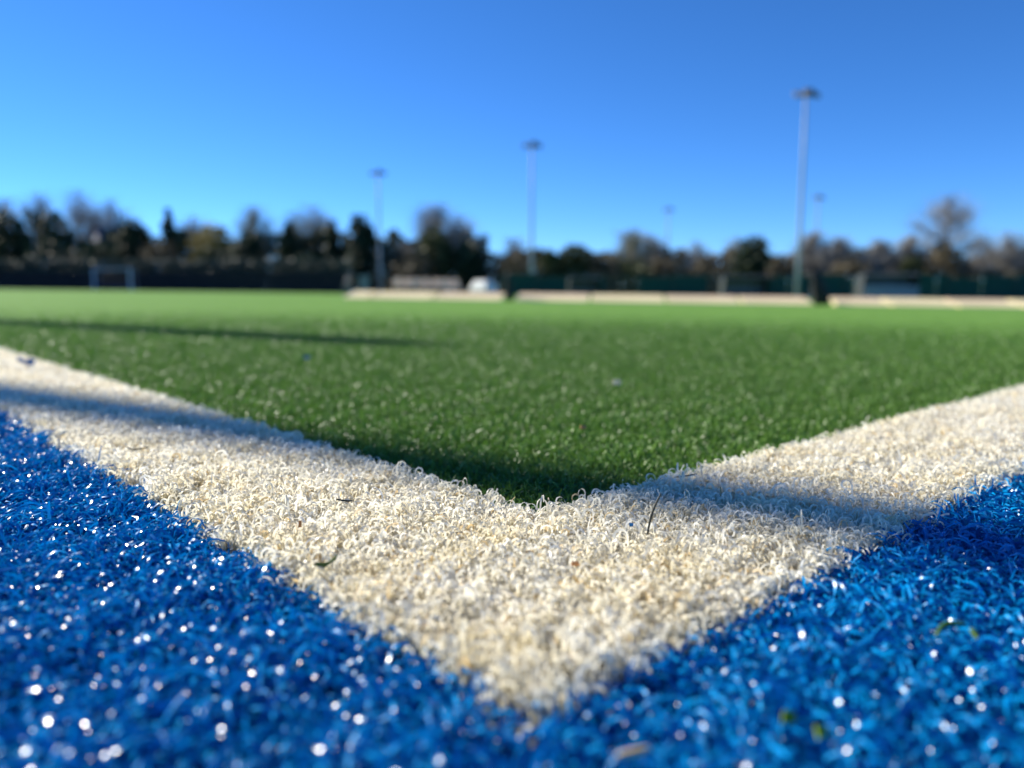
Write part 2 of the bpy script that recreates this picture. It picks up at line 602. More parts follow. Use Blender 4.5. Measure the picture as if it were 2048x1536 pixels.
flat_bit('leaf_shred', M['leaf_green'], 'green leaf shred lying on the white turf near the left blue edge', 'leaf', 652, 1136,
         [(-2.6 * mm, -0.8 * mm), (-0.5 * mm, -1.1 * mm), (2.2 * mm, 0), (2.8 * mm, 1.2 * mm), (0.4 * mm, 0.6 * mm), (-1.8 * mm, 0.5 * mm)], 0.2 * mm,
         (R(18), R(-6), R(12)), 0.0006, 2)
flat_bit('turf_snippet', M['blue'], 'blue turf snippet on the white line at the far left', 'turf snippet', 60, 737,
         [(-6 * mm, -2 * mm), (-1 * mm, -1 * mm), (4 * mm, -2 * mm), (6 * mm, 1 * mm), (2 * mm, 3 * mm), (-1 * mm, 6 * mm), (-2 * mm, 2 * mm), (-6 * mm, 1 * mm)], 0.8 * mm,
         (R(50), R(8), R(10)), 0.003, 2)
flat_bit('turf_snippet', M['blue'], 'tiny blue turf speck on the white line beside the standing needle', 'turf snippet', 1262, 1060,
         [(-0.5 * mm, -0.4 * mm), (0.5 * mm, -0.3 * mm), (0.6 * mm, 0.5 * mm), (-0.4 * mm, 0.6 * mm)], 0.4 * mm, (R(40), 0, 0), 0.0012)
flat_bit('turf_snippet', M['blue'], 'small blue turf snippet out on the green pitch', 'turf snippet', 614, 722,
         [(-3 * mm, -1.2 * mm), (2 * mm, -1.6 * mm), (3.4 * mm, 1.2 * mm), (-2 * mm, 2 * mm)], 0.6 * mm, (R(60), 0, R(20)), 0.003)
flat_bit('turf_snippet', M['white'], 'pale pinkish turf snippet on the green pitch straight ahead', 'turf snippet', 1232, 775,
         [(-2.5 * mm, -1.2 * mm), (2.8 * mm, -1.5 * mm), (3 * mm, 1.5 * mm), (0, 2.2 * mm), (-2.5 * mm, 1.8 * mm)], 0.8 * mm, (R(60), 0, R(5)), 0.003)
flat_bit('leaf_chip', M['orange_bit'], 'orange brown leaf chip on the green turf beyond the inner corner', 'leaf chip', 1166, 862,
         [(-1.4 * mm, -0.7 * mm), (1.2 * mm, -0.9 * mm), (1.6 * mm, 0.8 * mm), (-1 * mm, 1.0 * mm)], 0.5 * mm, (R(55), 0, R(15)), 0.0015)
flat_bit('leaf_chip', M['orange_bit'], 'little amber chip caught in the left white turf near the blue', 'leaf chip', 600, 1056,
         [(-0.4 * mm, -0.8 * mm), (0.4 * mm, -0.8 * mm), (0.5 * mm, 0.8 * mm), (-0.3 * mm, 0.9 * mm)], 0.3 * mm, (R(70), 0, R(15)), 0.001)
flat_bit('leaf_chip', M['orange_bit'], 'rusty chip sunk in the middle of the white corner', 'leaf chip', 1150, 1132,
         [(-0.9 * mm, -0.4 * mm), (0.9 * mm, -0.5 * mm), (0.8 * mm, 0.5 * mm), (-0.8 * mm, 0.4 * mm)], 0.4 * mm, (R(30), 0, R(8)), 0.0004)
flat_bit('leaf_chip', M['backing_bit'], 'dark brown crumb at the right edge of the white tip', 'leaf chip', 1200, 1312,
         [(-0.9 * mm, -1.1 * mm), (0.9 * mm, -1.0 * mm), (0.8 * mm, 1.1 * mm), (-0.6 * mm, 1.0 * mm)], 0.9 * mm, (R(60), 0, R(8)), -0.0012)
bent_bit('straw_piece', M['straw'], 'tan piece of straw lying on the blue turf at the bottom', 'straw', 1267, 1522,
         [(-2.2 * mm, -0.4 * mm, 0), (0, 0, 0.2 * mm), (2.2 * mm, 0.8 * mm, 0.2 * mm)], 0.5 * mm, 0.001)
for px, py, lab, r_ in ((1573, 1452, 'lime green turf snippet on blue turf, below and left of its neighbour', 0.2),
                        (1638, 1482, 'lime green turf snippet on blue turf nearest the bottom edge', 0.6),
                        (1946, 1281, 'lime green turf snippet on blue turf near the right edge', 1.0)):
    flat_bit('turf_snippet', M['lime_bit'], lab, 'turf snippet', px, py,
             [(-1.1 * mm, -0.6 * mm), (0.9 * mm, -0.8 * mm), (1.4 * mm, 0.6 * mm), (-0.3 * mm, 1.0 * mm)], 0.4 * mm, (R(45), 0, r_), 0.0012)
bent_bit('plant_fibre', M['green'], 'dark green grass strand curled on the blue turf at right', 'plant fibre', 1900, 1262,
         [(-3 * mm, -1 * mm, -1 * mm), (-1 * mm, 0.5 * mm, 0.8 * mm), (3 * mm, 0.6 * mm, 0.6 * mm)], 0.5 * mm, 0.0005)


# ------------------------------------------------------------------ fence posts outside the left edge: their shadows cross the turf
def shadow_post(x, y, hgt, label, w=0.105):
    t = thing('fence_post', label, 'fence post', (x, y, gz(x, y) - PILE), R(45), 'tall fence posts along the side of the blue surround')
    MB().box((0, 0, hgt / 2 + 0.012), (w, w, hgt)).build('shaft', M['fence_green'], t, 0.006)
    MB().box((0, 0, 0.006), (0.22, 0.22, 0.012)).build('base_plate', M['steel'], t, 0.003)
    MB().lathe([(w * 0.5, 0), (w * 0.5, 0.01), (w * 0.3, 0.035), (0.004, 0.045)], (0, 0, hgt + 0.012), 16).build('cap', M['fence_green'], t)


FD = Vector((-math.sin(R(45)), math.cos(R(45)), 0))
PH = 3.0
reach = PH / math.tan(R(SUN_EL))
pb = Vector((-0.24, 1.04, 0)) + reach * Vector((math.sin(R(SUN_AZ)), math.cos(R(SUN_AZ)), 0))
for i, lab in ((-1, 'green steel fence post off the left side, nearest the white corner'),
               (0, 'green steel fence post off the left side, next after the nearest'),
               (1, 'green steel fence post off the left side, farthest along the turf')):
    q = pb + FD * (2.32 if i > 0 else 2.14) * i
    shadow_post(q.x, q.y, PH, lab, 0.052 if i < 0 else 0.09)


# ------------------------------------------------------------------ timber kickboards across the pitch
def kick(px0, px1, Y0, Y1, top, mat_t, mat_b, label):
    p0, p1 = at(px0, 590, Y0), at(px1, 590, Y1)
    p0.z, p1.z = gz(p0.x, p0.y), gz(p1.x, p1.y)
    d = p1 - p0
    L = math.hypot(d.x, d.y)
    t = thing('kickboard', label, 'kickboard', (p0 + p1) / 2, math.atan2(d.y, d.x), 'low timber kickboards in a row across the pitch')
    sl = math.atan2(d.z, L)
    t.rotation_euler = (0, -sl, math.atan2(d.y, d.x))
    # two wide planks given a made-up low slope to catch sunlight, on wedge feet
    for k, mat in ((0, mat_b), (1, mat_t)):
        y0, y1 = -0.22 + 0.22 * k, -0.22 + 0.22 * (k + 1) - 0.004
        z0, z1 = 0.012 + top / 2 * k, 0.012 + top / 2 * (k + 1) - 0.002
        m = MB()
        x = L / 2 - 0.01
        m.add([(-x, y0, z0 - 0.016), (x, y0, z0 - 0.016), (x, y1, z1 - 0.016), (-x, y1, z1 - 0.016), (-x, y0, z0), (x, y0, z0), (x, y1, z1), (-x, y1, z1)],
              [(0, 3, 2, 1), (4, 5, 6, 7), (0, 1, 5, 4), (1, 2, 6, 5), (2, 3, 7, 6), (3, 0, 4, 7)])
        m.build('plank', mat, t, 0.004)
    for u in (-0.36, 0.36):
        m = MB()
        x = u * L
        n_ = [(y, z) for y, z in ((-0.18, -0.012), (0.19, -0.012), (0.19, top * 0.84), (-0.18, 0.0))]
        m.add([(x - 0.02, y, z) for y, z in n_] + [(x + 0.02, y, z) for y, z in n_],
              [(0, 1, 2, 3), (7, 6, 5, 4), (0, 4, 5, 1), (1, 5, 6, 2), (2, 6, 7, 3), (3, 7, 4, 0)])
        m.build('foot', M['pine_brown'], t)


def depth(px):
    return 8.4 - 1.0 * (px - 700) / 1348.0


kb = [(697, 748, 'pine', 'pine', 'short pale kickboard at the left end of the row'),
      (749, 872, 'pine', 'pine', 'pale kickboard in front of the foot of the leftmost mast'),
      (873, 1009, 'pine_brown', 'pine', 'kickboard in front of the white covered trolley, browner along the top'),
      (1034, 1180, 'pine_brown', 'pine', 'kickboard right of the first gap, under the middle mast'),
      (1181, 1330, 'pine', 'pine', 'kickboard left of the small far mast at mid right'),
      (1331, 1478, 'pine_brown', 'pine', 'kickboard in front of the wide grey dugout'),
      (1479, 1620, 'pine_brown', 'pine', 'kickboard in front of the tallest mast, ending at the black bag'),
      (1664, 1770, 'pine_brown', 'pine', 'kickboard right of the leaning black bag'),
      (1771, 1900, 'pine', 'pine', 'kickboard in front of the right half of the blue grey dugout'),
      (1901, 2030, 'pine_brown', 'pine', 'kickboard below the tall bare tree toward the right edge'),
      (2031, 2180, 'pine', 'pine', 'kickboard cut by the right edge of the photo')]
for a, b, mt, mb, lab in kb:
    kick(a, b, depth(a), depth(b), 0.068, M[mt], M[mb], lab)



def kit_bag(px, Y, hgt, wid, lean, mat, label):
    p = at(px, 600, Y)
    t = thing('kit_bag', label, 'kit bag', (p.x, p.y, gz(p.x, p.y)), R(12), 'dark bags standing in the gaps between kickboards')
    prof = [(wid * 0.36, 0.0), (wid * 0.5, hgt * 0.05), (wid * 0.52, hgt * 0.25), (wid * 0.44, hgt * 0.5), (wid * 0.33, hgt * 0.75), (wid * 0.27, hgt * 0.93), (wid * 0.12, hgt)]
    m = MB().lathe(prof, n=20)
    m.v = [(x + lean * (z / hgt) ** 1.3, y * 0.75 + 0.006 * math.sin(z * 45), z) for x, y, z in m.v]
    m.build('bag_body', mat, t, smooth=True)
    m = MB().lathe([(wid * 0.16, 0), (wid * 0.2, hgt * 0.04), (wid * 0.2, hgt * 0.22), (wid * 0.15, hgt * 0.26)], n=14)
    o = m.build('side_pocket', mat, t, smooth=True)
    o.location = (lean * 0.2 + wid * 0.05, -wid * 0.33, hgt * 0.16)
    MB().tube([(lean * 0.25 - wid * 0.42, -wid * 0.15, hgt * 0.3), (lean * 0.5 - wid * 0.5, -wid * 0.25, hgt * 0.5), (lean * 0.8 - wid * 0.42, -wid * 0.2, hgt * 0.75), (lean - wid * 0.15, -wid * 0.08, hgt * 0.93)],
              0.007, 6).build('strap', M['rubber'], t, smooth=True)
    MB().tube([(lean - wid * 0.16, 0, hgt * 0.97), (lean - wid * 0.1, 0, hgt * 1.05), (lean + wid * 0.1, 0, hgt * 1.05), (lean + wid * 0.16, 0, hgt * 0.97)], 0.005, 6).build('handle', M['rubber'], t, smooth=True)


kit_bag(1644, 7.55, 0.33, 0.17, -0.095, M['black_fabric'], 'small black kit bag leaning left in the gap beside the tallest mast')
kit_bag(1020, 8.1, 0.27, 0.10, -0.02, M['black_fabric2'], 'narrow dark green kit bag upright in the gap right of the white covered trolley')


# ------------------------------------------------------------------ floodlight masts
def mast(px, pyb, pyt, Y, label, rbase=0.13, rtop=0.06, face=0.4):
    top = at(px, pyt, Y)
    x, y = top.x, top.y
    base = gz(x, y) - 0.02
    H = top.z - base
    t = thing('floodlight_mast', label, 'floodlight mast', (x, y, base), 0, 'floodlight masts around the pitches')
    MB().tube([(0, 0, 0.03), (0, 0, H * 0.33), (0, 0, H * 0.66), (0, 0, H - 0.1)], [rbase, rbase * 0.85, rbase * 0.66, rtop], 12).build('pole', M['steel'], t, smooth=True)
    m = MB().lathe([(0.30, 0), (0.30, 0.03), (rbase * 1.15, 0.05), (rbase * 1.15, 0.10)], n=14)
    m.build('base_flange', M['steel'], t)
    MB().box((0, -rbase - 0.004, 1.0), (0.11, 0.02, 0.45)).build('access_door', M['lamp_case'], t)
    MB().box((0, 0, H - 0.03), (1.5, 0.10, 0.10)).box((0, 0, H + 0.06), (0.16, 0.9, 0.08)).build('crossarm', M['dark_steel'], t)
    for u, v, dk, tilt in ((-0.68, -0.10, 'lamp_case', 38), (-0.06, -0.34, 'lamp_case', 34), (0.24, -0.05, 'dark_steel', 30), (0.74, 0.1, 'lamp_case', 38), (0.12, 0.40, 'dark_steel', -28)):
        lo = MB()
        rt = Matrix.Rotation(R(tilt), 3, 'X') @ Matrix.Rotation(0, 3, 'Z')
        zz = H + (0.22 if dk == 'dark_steel' else 0.0)
        lo.box((u, v - 0.08, zz), (0.46, 0.56, 0.30 if dk == 'dark_steel' else 0.2), rt)
        lo.box((u, v, H + 0.02), (0.08, 0.12, 0.22))
        lp = lo.build('lamp_head', M[dk], t, 0.02)
        g_ = MB().box(Vector((u, v - 0.08, zz)) + rt @ Vector((0, 0, -0.158 if dk == 'dark_steel' else -0.108)), (0.40, 0.50, 0.012), rt)
        g_.build('lamp_glass', M['glass'], lp)


mast(1612, 585, 190, 58.5, 'tall pale steel floodlight mast at right, largest of all', 0.17, 0.09)
mast(1064, 580, 292, 78.0, 'steel floodlight mast just right of the white covered trolley', 0.18, 0.09)
mast(756, 580, 347, 96.0, 'steel floodlight mast rising left of the white chairs', 0.18, 0.09)
mast(1337, 575, 420, 143.0, 'small distant floodlight mast between middle mast and tallest mast', 0.22, 0.10)
mast(1637, 580, 396, 126.0, 'distant floodlight mast whose lamps show right of the tallest mast', 0.22, 0.10)


# ------------------------------------------------------------------ far left: boundary fence, hedge, goal
def board_fence():
    Y = 76.0
    x0, x1 = at(-1000, 560, Y).x, at(692, 560, Y).x
    t = thing('boundary_fence', 'long low dark timber fence along the far left end of the pitch', 'fence', (0, Y, 0))
    nb_ = 34
    w = (x1 - x0) / nb_
    for i in range(nb_):
        cx = x0 + (i + 0.5) * w
        g = gz(cx, Y)
        h = at(0, 545, Y).z - g
        m = MB()
        for r_ in range(5):
            m.box((cx, 0.01 * (r_ % 2), g + h * (r_ + 0.5) / 5), (w - 0.1, 0.03, h / 5 - 0.015))
        m.build('boarding', M['fence_timber'], t)
        MB().box((cx - w / 2, 0, g + h / 2), (0.1, 0.1, h + 0.12)).build('post', M['fence_timber'], t)
    return x0, x1


fx0, fx1 = board_fence()


def leaf_cloud(pts, size, seed, flat=0.0):
    """Leaf clumps: crossed quads of random attitude round each point."""
    r_ = np.random.default_rng(seed)
    k = len(pts)
    a = r_.normal(size=(k, 3))
    a /= np.linalg.norm(a, axis=1, keepdims=True)
    b = np.cross(a, r_.normal(size=(k, 3)))
    b /= np.linalg.norm(b, axis=1, keepdims=True)
    s = size * r_.uniform(0.5, 1.3, k)[:, None]
    V = np.stack([pts - a * s - b * s * 0.45, pts + a * s * 0.2 - b * s * 0.6, pts + a * s + b * s * 0.3, pts - a * s * 0.3 + b * s * 0.6], 1)
    F = np.arange(k * 4).reshape(-1, 4)
    tint = np.repeat(np.clip(r_.normal(0.5, 0.25, k), 0, 1), 4)
    return V.reshape(-1, 3), F, tint


def hedge_row(name, px0, px1, Y, pyt, deep, mat, label, cat, n_, size, seed, kind=None, rough=0.0, dens=1.0):
    r_ = np.random.default_rng(seed)
    x0, x1 = at(px0, 560, Y).x, at(px1, 560, Y).x
    xs = r_.uniform(x0, x1, n_)
    ys = Y + r_.uniform(-deep / 2, deep / 2, n_)
    top = at(1024, pyt, Y).z
    g = GA * xs + GB * Y
    und = rough * (np.sin(xs * 0.6) + 0.6 * np.sin(xs * 1.7 + 1) + 0.5 * np.sin(xs * 0.23 + 2))
    zs = g + (top + und - g) * r_.uniform(0, 1, n_) ** 0.7
    V, F, T = leaf_cloud(np.c_[xs, ys, zs], size, seed)
    if kind:
        o = big_mesh(name, V, F, mat, T, smooth=False)
        return tag(o, label, cat, kind=kind)
    t = thing(name, label, cat, ((x0 + x1) / 2, Y, gz((x0 + x1) / 2, Y)))
    V = V - np.array(t.location)
    big_mesh('foliage', V, F, mat, T, t, smooth=False)
    m = MB()
    for x in np.arange(x0 + 0.5, x1, 1.6):
        gx = gz(x, Y) - t.location.z
        m.tube([(x - t.location.x, 0, gx), (x - t.location.x + 0.05, 0, gx + (top - gz(x, Y)) * 0.7)], [0.05, 0.02], 5)
    m.build('stem', M['bark'], t)
    return t


hedge_row('clipped_hedge', -1000, 705, 84, 519, 2.0, M['hedge'], 'low clipped dark hedge behind the timber fence at left', 'hedge', 25000, 0.20, 3, rough=0.05)


def goal():
    a, b = at(189, 582, 70), at(262, 582, 70)
    cx = (a.x + b.x) / 2
    g = gz(cx, 70)
    W, H, Dp = b.x - a.x, at(189, 537, 70).z - g, 1.1
    t = thing('hockey_goal', 'white hockey goal standing before the dark fence at far left', 'goal', (cx, 70, g))
    r_ = 0.075
    for s in (-1, 1):
        MB().box((s * W / 2, 0, H / 2), (r_ * 2, 0.11, H)).build('post', M['goal_paint'], t, 0.01)
        MB().tube([(s * W / 2, 0, H), (s * W / 2, 0.9, H), (s * W / 2, Dp, 0.05), (s * W / 2, 0, 0.05)], 0.025, 6).build('side_frame', M['goal_paint'], t)
        MB().box((s * (W / 2 - 0.03), Dp / 2, 0.23), (0.03, Dp - 0.12, 0.46)).build('side_board', M['goal_board'], t)
    MB().box((0, 0, H - 0.046), (W - 2 * r_ - 0.004, 0.09, 0.09)).build('crossbar', M['goal_paint'], t, 0.01)
    MB().box((0, Dp, 0.23), (W - 0.1, 0.03, 0.46)).build('back_board', M['goal_board'], t)
    m = MB()
    for i in range(26):
        x = -W / 2 + W * i / 25
        m.tube([(x, 0.05, H - 0.02), (x, 0.9, H - 0.03), (x, Dp, 0.46)], 0.006, 3, False)
    for i in range(14):
        z = 0.46 + (H - 0.5) * i / 13
        yy = Dp - (Dp - 0.9) * i / 13
        m.tube([(-W / 2, yy, z), (W / 2, yy, z)], 0.006, 3, False)
    m.build('net', M['net'], t)


goal()


def ball_post(px, py, Y, label, group):
    p = at(px, py, Y)
    g = gz(p.x, p.y)
    H = p.z - g
    t = thing('steel_post', label, 'post', (p.x, p.y, g), 0, group)
    MB().tube([(0, 0, 0), (0, 0, H)], 0.04, 8).build('shaft', M['fence_green'], t)
    MB().lathe([(0.02, -0.09), (0.085, -0.05), (0.105, 0), (0.085, 0.05), (0.02, 0.09)], (0, 0, H), 16).build('cap', M['chrome'], t, smooth=True)


for px, py, lab in ((88, 526, 'thin post with shiny cap left of the hockey goal'),
                    (203, 531, 'thin post with shiny cap just above the hockey goal'),
                    (318, 535, 'thin post with shiny cap right of the hockey goal')):
    ball_post(px, py, 77.5, lab, 'shiny capped posts behind the far fences')
for px, lab in ((1576, 'thin post with shiny cap left of the tallest mast foot'),
                (1640, 'thin post with shiny cap above the leaning black bag'),
                (1708, 'thin post with shiny cap at the left end of the blue grey dugout'),
                (1873, 'thin post with shiny cap right of the blue grey dugout'),
                (1964, 'thin post with shiny cap nearest the right edge')):
    ball_post(px, 561, 60.0, lab, 'shiny capped posts behind the far fences')


# ------------------------------------------------------------------ mid right: mesh fence, dugouts, chairs, made-up trolley, folded goal
def mesh_fence():
    Y = 66.0
    x0, x1 = at(1004, 560, Y).x, at(2240, 560, Y).x
    t = thing('mesh_fence', 'dark green mesh fence with windbreak cloth behind the dugouts', 'fence', (0, Y, 0))
    nb_ = 18
    w = (x1 - x0) / nb_
    for i in range(nb_ + 1):
        cx = x0 + i * w
        g = gz(cx, Y)
        H = at(1024, 547 + 2 * math.sin(i * 2.1), Y).z - g
        MB().box((cx, 0, g + H / 2), (0.07, 0.07, H)).build('post', M['fence_green'], t)
        if i == nb_:
            break
        m = MB()
        for k in range(14):
            m.tube([(cx + 0.05, 0.05, g + H * (k + 0.5) / 14), (cx + w - 0.05, 0.05, g + H * (k + 0.5) / 14)], 0.008, 4, False)
        for k in range(24):
            m.tube([(cx + w * (k + 0.5) / 24, 0.06, g + 0.05), (cx + w * (k + 0.5) / 24, 0.06, g + H - 0.03)], 0.006, 4, False)
        m.build('wire_panel', M['fence_green'], t)
        if i not in (3, 6, 11):
            hh = H * (0.86 if i % 3 else 0.98)
            MB().box((cx + w / 2, 0.10, g + hh / 2 + 0.05), (w - 0.06, 0.012, hh - 0.06)).build('windbreak_cloth', M['cloth_green'], t)


mesh_fence()


def dugout(px0, px1, pyt, Y, label, mat, solid):
    a, b = at(px0, 580, Y), at(px1, 580, Y)
    cx = (a.x + b.x) / 2
    g = gz(cx, Y)
    W, H = b.x - a.x, at(px0, pyt, Y).z - g
    t = thing('dugout', label, 'dugout', (cx, Y, g), 0, 'team shelters behind the kickboards')
    # curved shell, open toward the pitch
    prof = [(0.62, H * 0.98), (0.25, H), (-0.15, H * 0.98), (-0.45, H * 0.90), (-0.66, H * 0.72), (-0.74, H * 0.45), (-0.76, 0.06)]
    m = MB()
    vs, fs = [], []
    for off in (0.0, 0.03):
        for y, z in prof:
            for x in (-W / 2, W / 2):
                vs.append((x, -y, z + off))
    n_ = len(prof)
    for i in range(n_ - 1):
        for o_ in (0, 2 * n_):
            fs.append((o_ + 2 * i, o_ + 2 * i + 1, o_ + 2 * i + 3, o_ + 2 * i + 2))
    for s in (0, 1):
        for i in range(n_ - 1):
            fs.append((2 * i + s, 2 * i + 2 + s, 2 * n_ + 2 * i + 2 + s, 2 * n_ + 2 * i + s))
    m.add(vs, fs)
    m.build('shell', mat, t)
    side = [(-y, z) for y, z in prof] + [(-0.45, 0.06)]
    for s in (-1, 1):
        poly = [(-y, z - 0.005) for y, z in prof]
        poly.append((-0.25, 0.06))
        mm_ = MB()
        n2 = len(poly)
        x_ = s * (W / 2 - 0.02)
        mm_.add([(x_ - 0.012, y, z) for y, z in poly] + [(x_ + 0.012, y, z) for y, z in poly],
                [tuple(range(n2)), tuple(range(2 * n2 - 1, n2 - 1, -1))] + [(i, i + n2, (i + 1) % n2 + n2, (i + 1) % n2) for i in range(n2)])
        mm_.build('side_panel', M['dark_steel'], t)  # shade put into the colour: dark sides offset the sun on them
    MB().box((0, 0.5, 0.46), (W - 0.12, 0.36, 0.05)).build('bench', M['grey_plastic'], t)
    for u in np.linspace(-0.46, 0.46, max(3, int(W / 0.9))):
        MB().tube([(u * W, -prof[0][0], H * 0.97), (u * W, 0.3, H * 0.94), (u * W, 0.7, H * 0.60), (u * W, 0.73, 0.05)], 0.022, 6).build('frame_bar', M['steel'], t)
    if solid:
        MB().box((0, -0.55, 0.50), (W * 0.98, 0.03, 0.9)).build('front_panel', mat, t)


dugout(1137, 1199, 556, 52, 'small grey dugout right of the middle mast', M['grey_plastic'], False)
dugout(1444, 1534, 553, 53, 'wide grey dugout left of the tallest mast', M['grey_plastic'], False)
dugout(1719, 1830, 549, 50, 'blue grey dugout, the longest, right of the black bag', M['blue_grey'], True)


def make_chair(name):
    t = thing(name, '', 'chair', (0, 0, 0), 0, 'white chairs lined up behind the left kickboards')
    MB().box((0, 0, 0.44), (0.44, 0.42, 0.04)).build('seat', M['white_plastic'], t, 0.015)
    m = MB().box((0, 0.215, 0.70), (0.44, 0.03, 0.44), Matrix.Rotation(R(-10), 3, 'X'))
    m.build('backrest', M['white_plastic'], t, 0.012)
    for sx in (-1, 1):
        for sy in (-1, 1):
            MB().tube([(sx * 0.22, sy * 0.22, 0), (sx * 0.19, sy * 0.17, 0.42)], [0.02, 0.024], 6).build('leg', M['white_plastic'], t)
        MB().tube([(sx * 0.24, -0.18, 0.44), (sx * 0.24, -0.18, 0.64), (sx * 0.24, 0.2, 0.66)], 0.02, 6).build('armrest', M['white_plastic'], t)
    return t


def copy_tree(o, parent=None):
    c = o.copy()
    COL.objects.link(c)
    c.parent = parent
    for ch in [k for k in COL.objects if k.parent == o]:
        copy_tree(ch, c)
    return c


chair0 = make_chair('plastic_chair')
cl_ = ['white plastic chair nearest the leftmost mast, first of its line', 'white plastic chair, second from the leftmost mast',
       'white plastic chair, third from the leftmost mast', 'white plastic chair in the middle of its line behind the kickboards',
       'white plastic chair, third from the white covered trolley', 'white plastic chair, second from the white covered trolley', 'white plastic chair nearest the white covered trolley, last of its line']
for i, lab in enumerate(cl_):
    c = chair0 if i == 0 else copy_tree(chair0)
    px = 796 + i * 19.2
    p = at(px, 575, 45 + 0.12 * math.sin(i * 2.3))
    c.location = (p.x, p.y, gz(p.x, p.y) + 0.02)
    c.rotation_euler = (0, 0, R(8 * math.sin(i * 1.9)) + PI)
    c['label'] = lab


def trolley():  # made-up trolley in place of a white van, sloped and turned to catch sun
    p = at(967, 580, 60)
    g = gz(p.x, p.y)
    t = thing('made_up_trolley', 'white canvas covered trolley made up in place of a van, behind the right end of the left kickboards', 'trolley', (p.x, p.y, g), R(-48))
    H, W, D = at(967, 560, 60).z - g, 2.2, 1.2
    vs, fs = [], []
    nx, ny = 24, 20
    for i in range(nx + 1):
        for j in range(ny + 1):
            u, v = 2 * i / nx - 1, 2 * j / ny - 1
            e = max(abs(u), abs(v))
            f_ = min(1.0, (1 - e) / 0.5)
            z = 0.28 + (H - 0.30) * (1 - (1 - f_) ** 1.8) + 0.03 * math.sin(5 * u + 2 * v) * f_ + (0.04 * math.sin(19 * u) + 0.04 * math.sin(17 * v)) * (1 - f_) * 0.6
            vs.append((u * W / 2, v * D / 2, z))
    for i in range(nx):
        for j in range(ny):
            a = i * (ny + 1) + j
            fs.append((a, a + ny + 1, a + ny + 2, a + 1))
    o = MB().add(vs, fs).build('cover', M['canvas'], t, smooth=True)
    so = o.modifiers.new('thick', 'SOLIDIFY')
    so.thickness = 0.012
    MB().box((0, 0, 0.24), (W * 0.9, D * 0.86, 0.06)).build('deck', M['grey_plastic'], t)
    for sx in (-1, 1):
        for sy in (-1, 1):
            w_ = MB().tube([(sx * W * 0.38, sy * D * 0.36, 0.12), (sx * W * 0.42, sy * D * 0.36, 0.12)], 0.12, 16).build('wheel', M['rubber'], t)
            MB().tube([(sx * W * 0.375, sy * D * 0.36, 0.12), (sx * W * 0.425, sy * D * 0.36, 0.12)], 0.06, 12).build('rim', M['steel'], w_)
    MB().tube([(W * 0.45, 0, 0.25), (W * 0.62, 0, 0.32), (W * 0.66, 0, 0.8)], 0.02, 8).build('tow_bar', M['steel'], t)


trolley()


def folded_goal():
    p = at(692, 580, 40)
    g = gz(p.x, p.y)
    t = thing('folded_goal', 'small grey folded goal frame leaning at the left end of the kickboards', 'goal frame', (p.x, p.y, g), 0)
    m = MB()
    H = 1.15
    m.tube([(-0.28, 0, 0), (0.20, 0.1, H)], 0.03, 8)
    m.tube([(-0.10, 0, 0), (0.34, 0.1, H * 0.98)], 0.03, 8)
    m.tube([(0.20, 0.1, H), (0.34, 0.1, H * 0.98)], 0.03, 8)
    m.tube([(-0.28, 0, 0.02), (0.30, 0.4, 0.02)], 0.03, 8)
    m.build('frame', M['grey_plastic'], t, smooth=True)
    m = MB()
    for k in range(9):
        f_ = (k + 0.5) / 9
        m.tube([(-0.28 + 0.48 * f_, 0.1 * f_, H * f_), (-0.10 + 0.44 * f_, 0.1 * f_ + 0.01, H * 0.98 * f_)], 0.012, 4)
    m.build('net', M['grey_plastic'], t)


folded_goal()


def bin_(px, Y, label):
    p = at(px, 580, Y)
    g = gz(p.x, p.y)
    t = thing('wheeled_bin', label, 'bin', (p.x, p.y, g), R(10))
    m = MB()
    m.add([(-0.22, -0.25, 0.08), (0.22, -0.25, 0.08), (0.22, 0.25, 0.08), (-0.22, 0.25, 0.08), (-0.29, -0.33, 0.98), (0.29, -0.33, 0.98), (0.29, 0.33, 0.98), (-0.29, 0.33, 0.98)],
          [(0, 3, 2, 1), (4, 5, 6, 7), (0, 1, 5, 4), (1, 2, 6, 5), (2, 3, 7, 6), (3, 0, 4, 7)])
    m.build('bin_body', M['blue_grey'], t, 0.02)
    MB().box((0, -0.01, 1.01), (0.62, 0.72, 0.06)).build('lid', M['blue_grey'], t, 0.02)
    for s in (-1, 1):
        MB().tube([(s * 0.22, 0.27, 0.1), (s * 0.28, 0.27, 0.1)], 0.1, 14).build('wheel', M['rubber'], t)


bin_(729, 44, 'blue grey wheeled bin left of the leftmost mast')


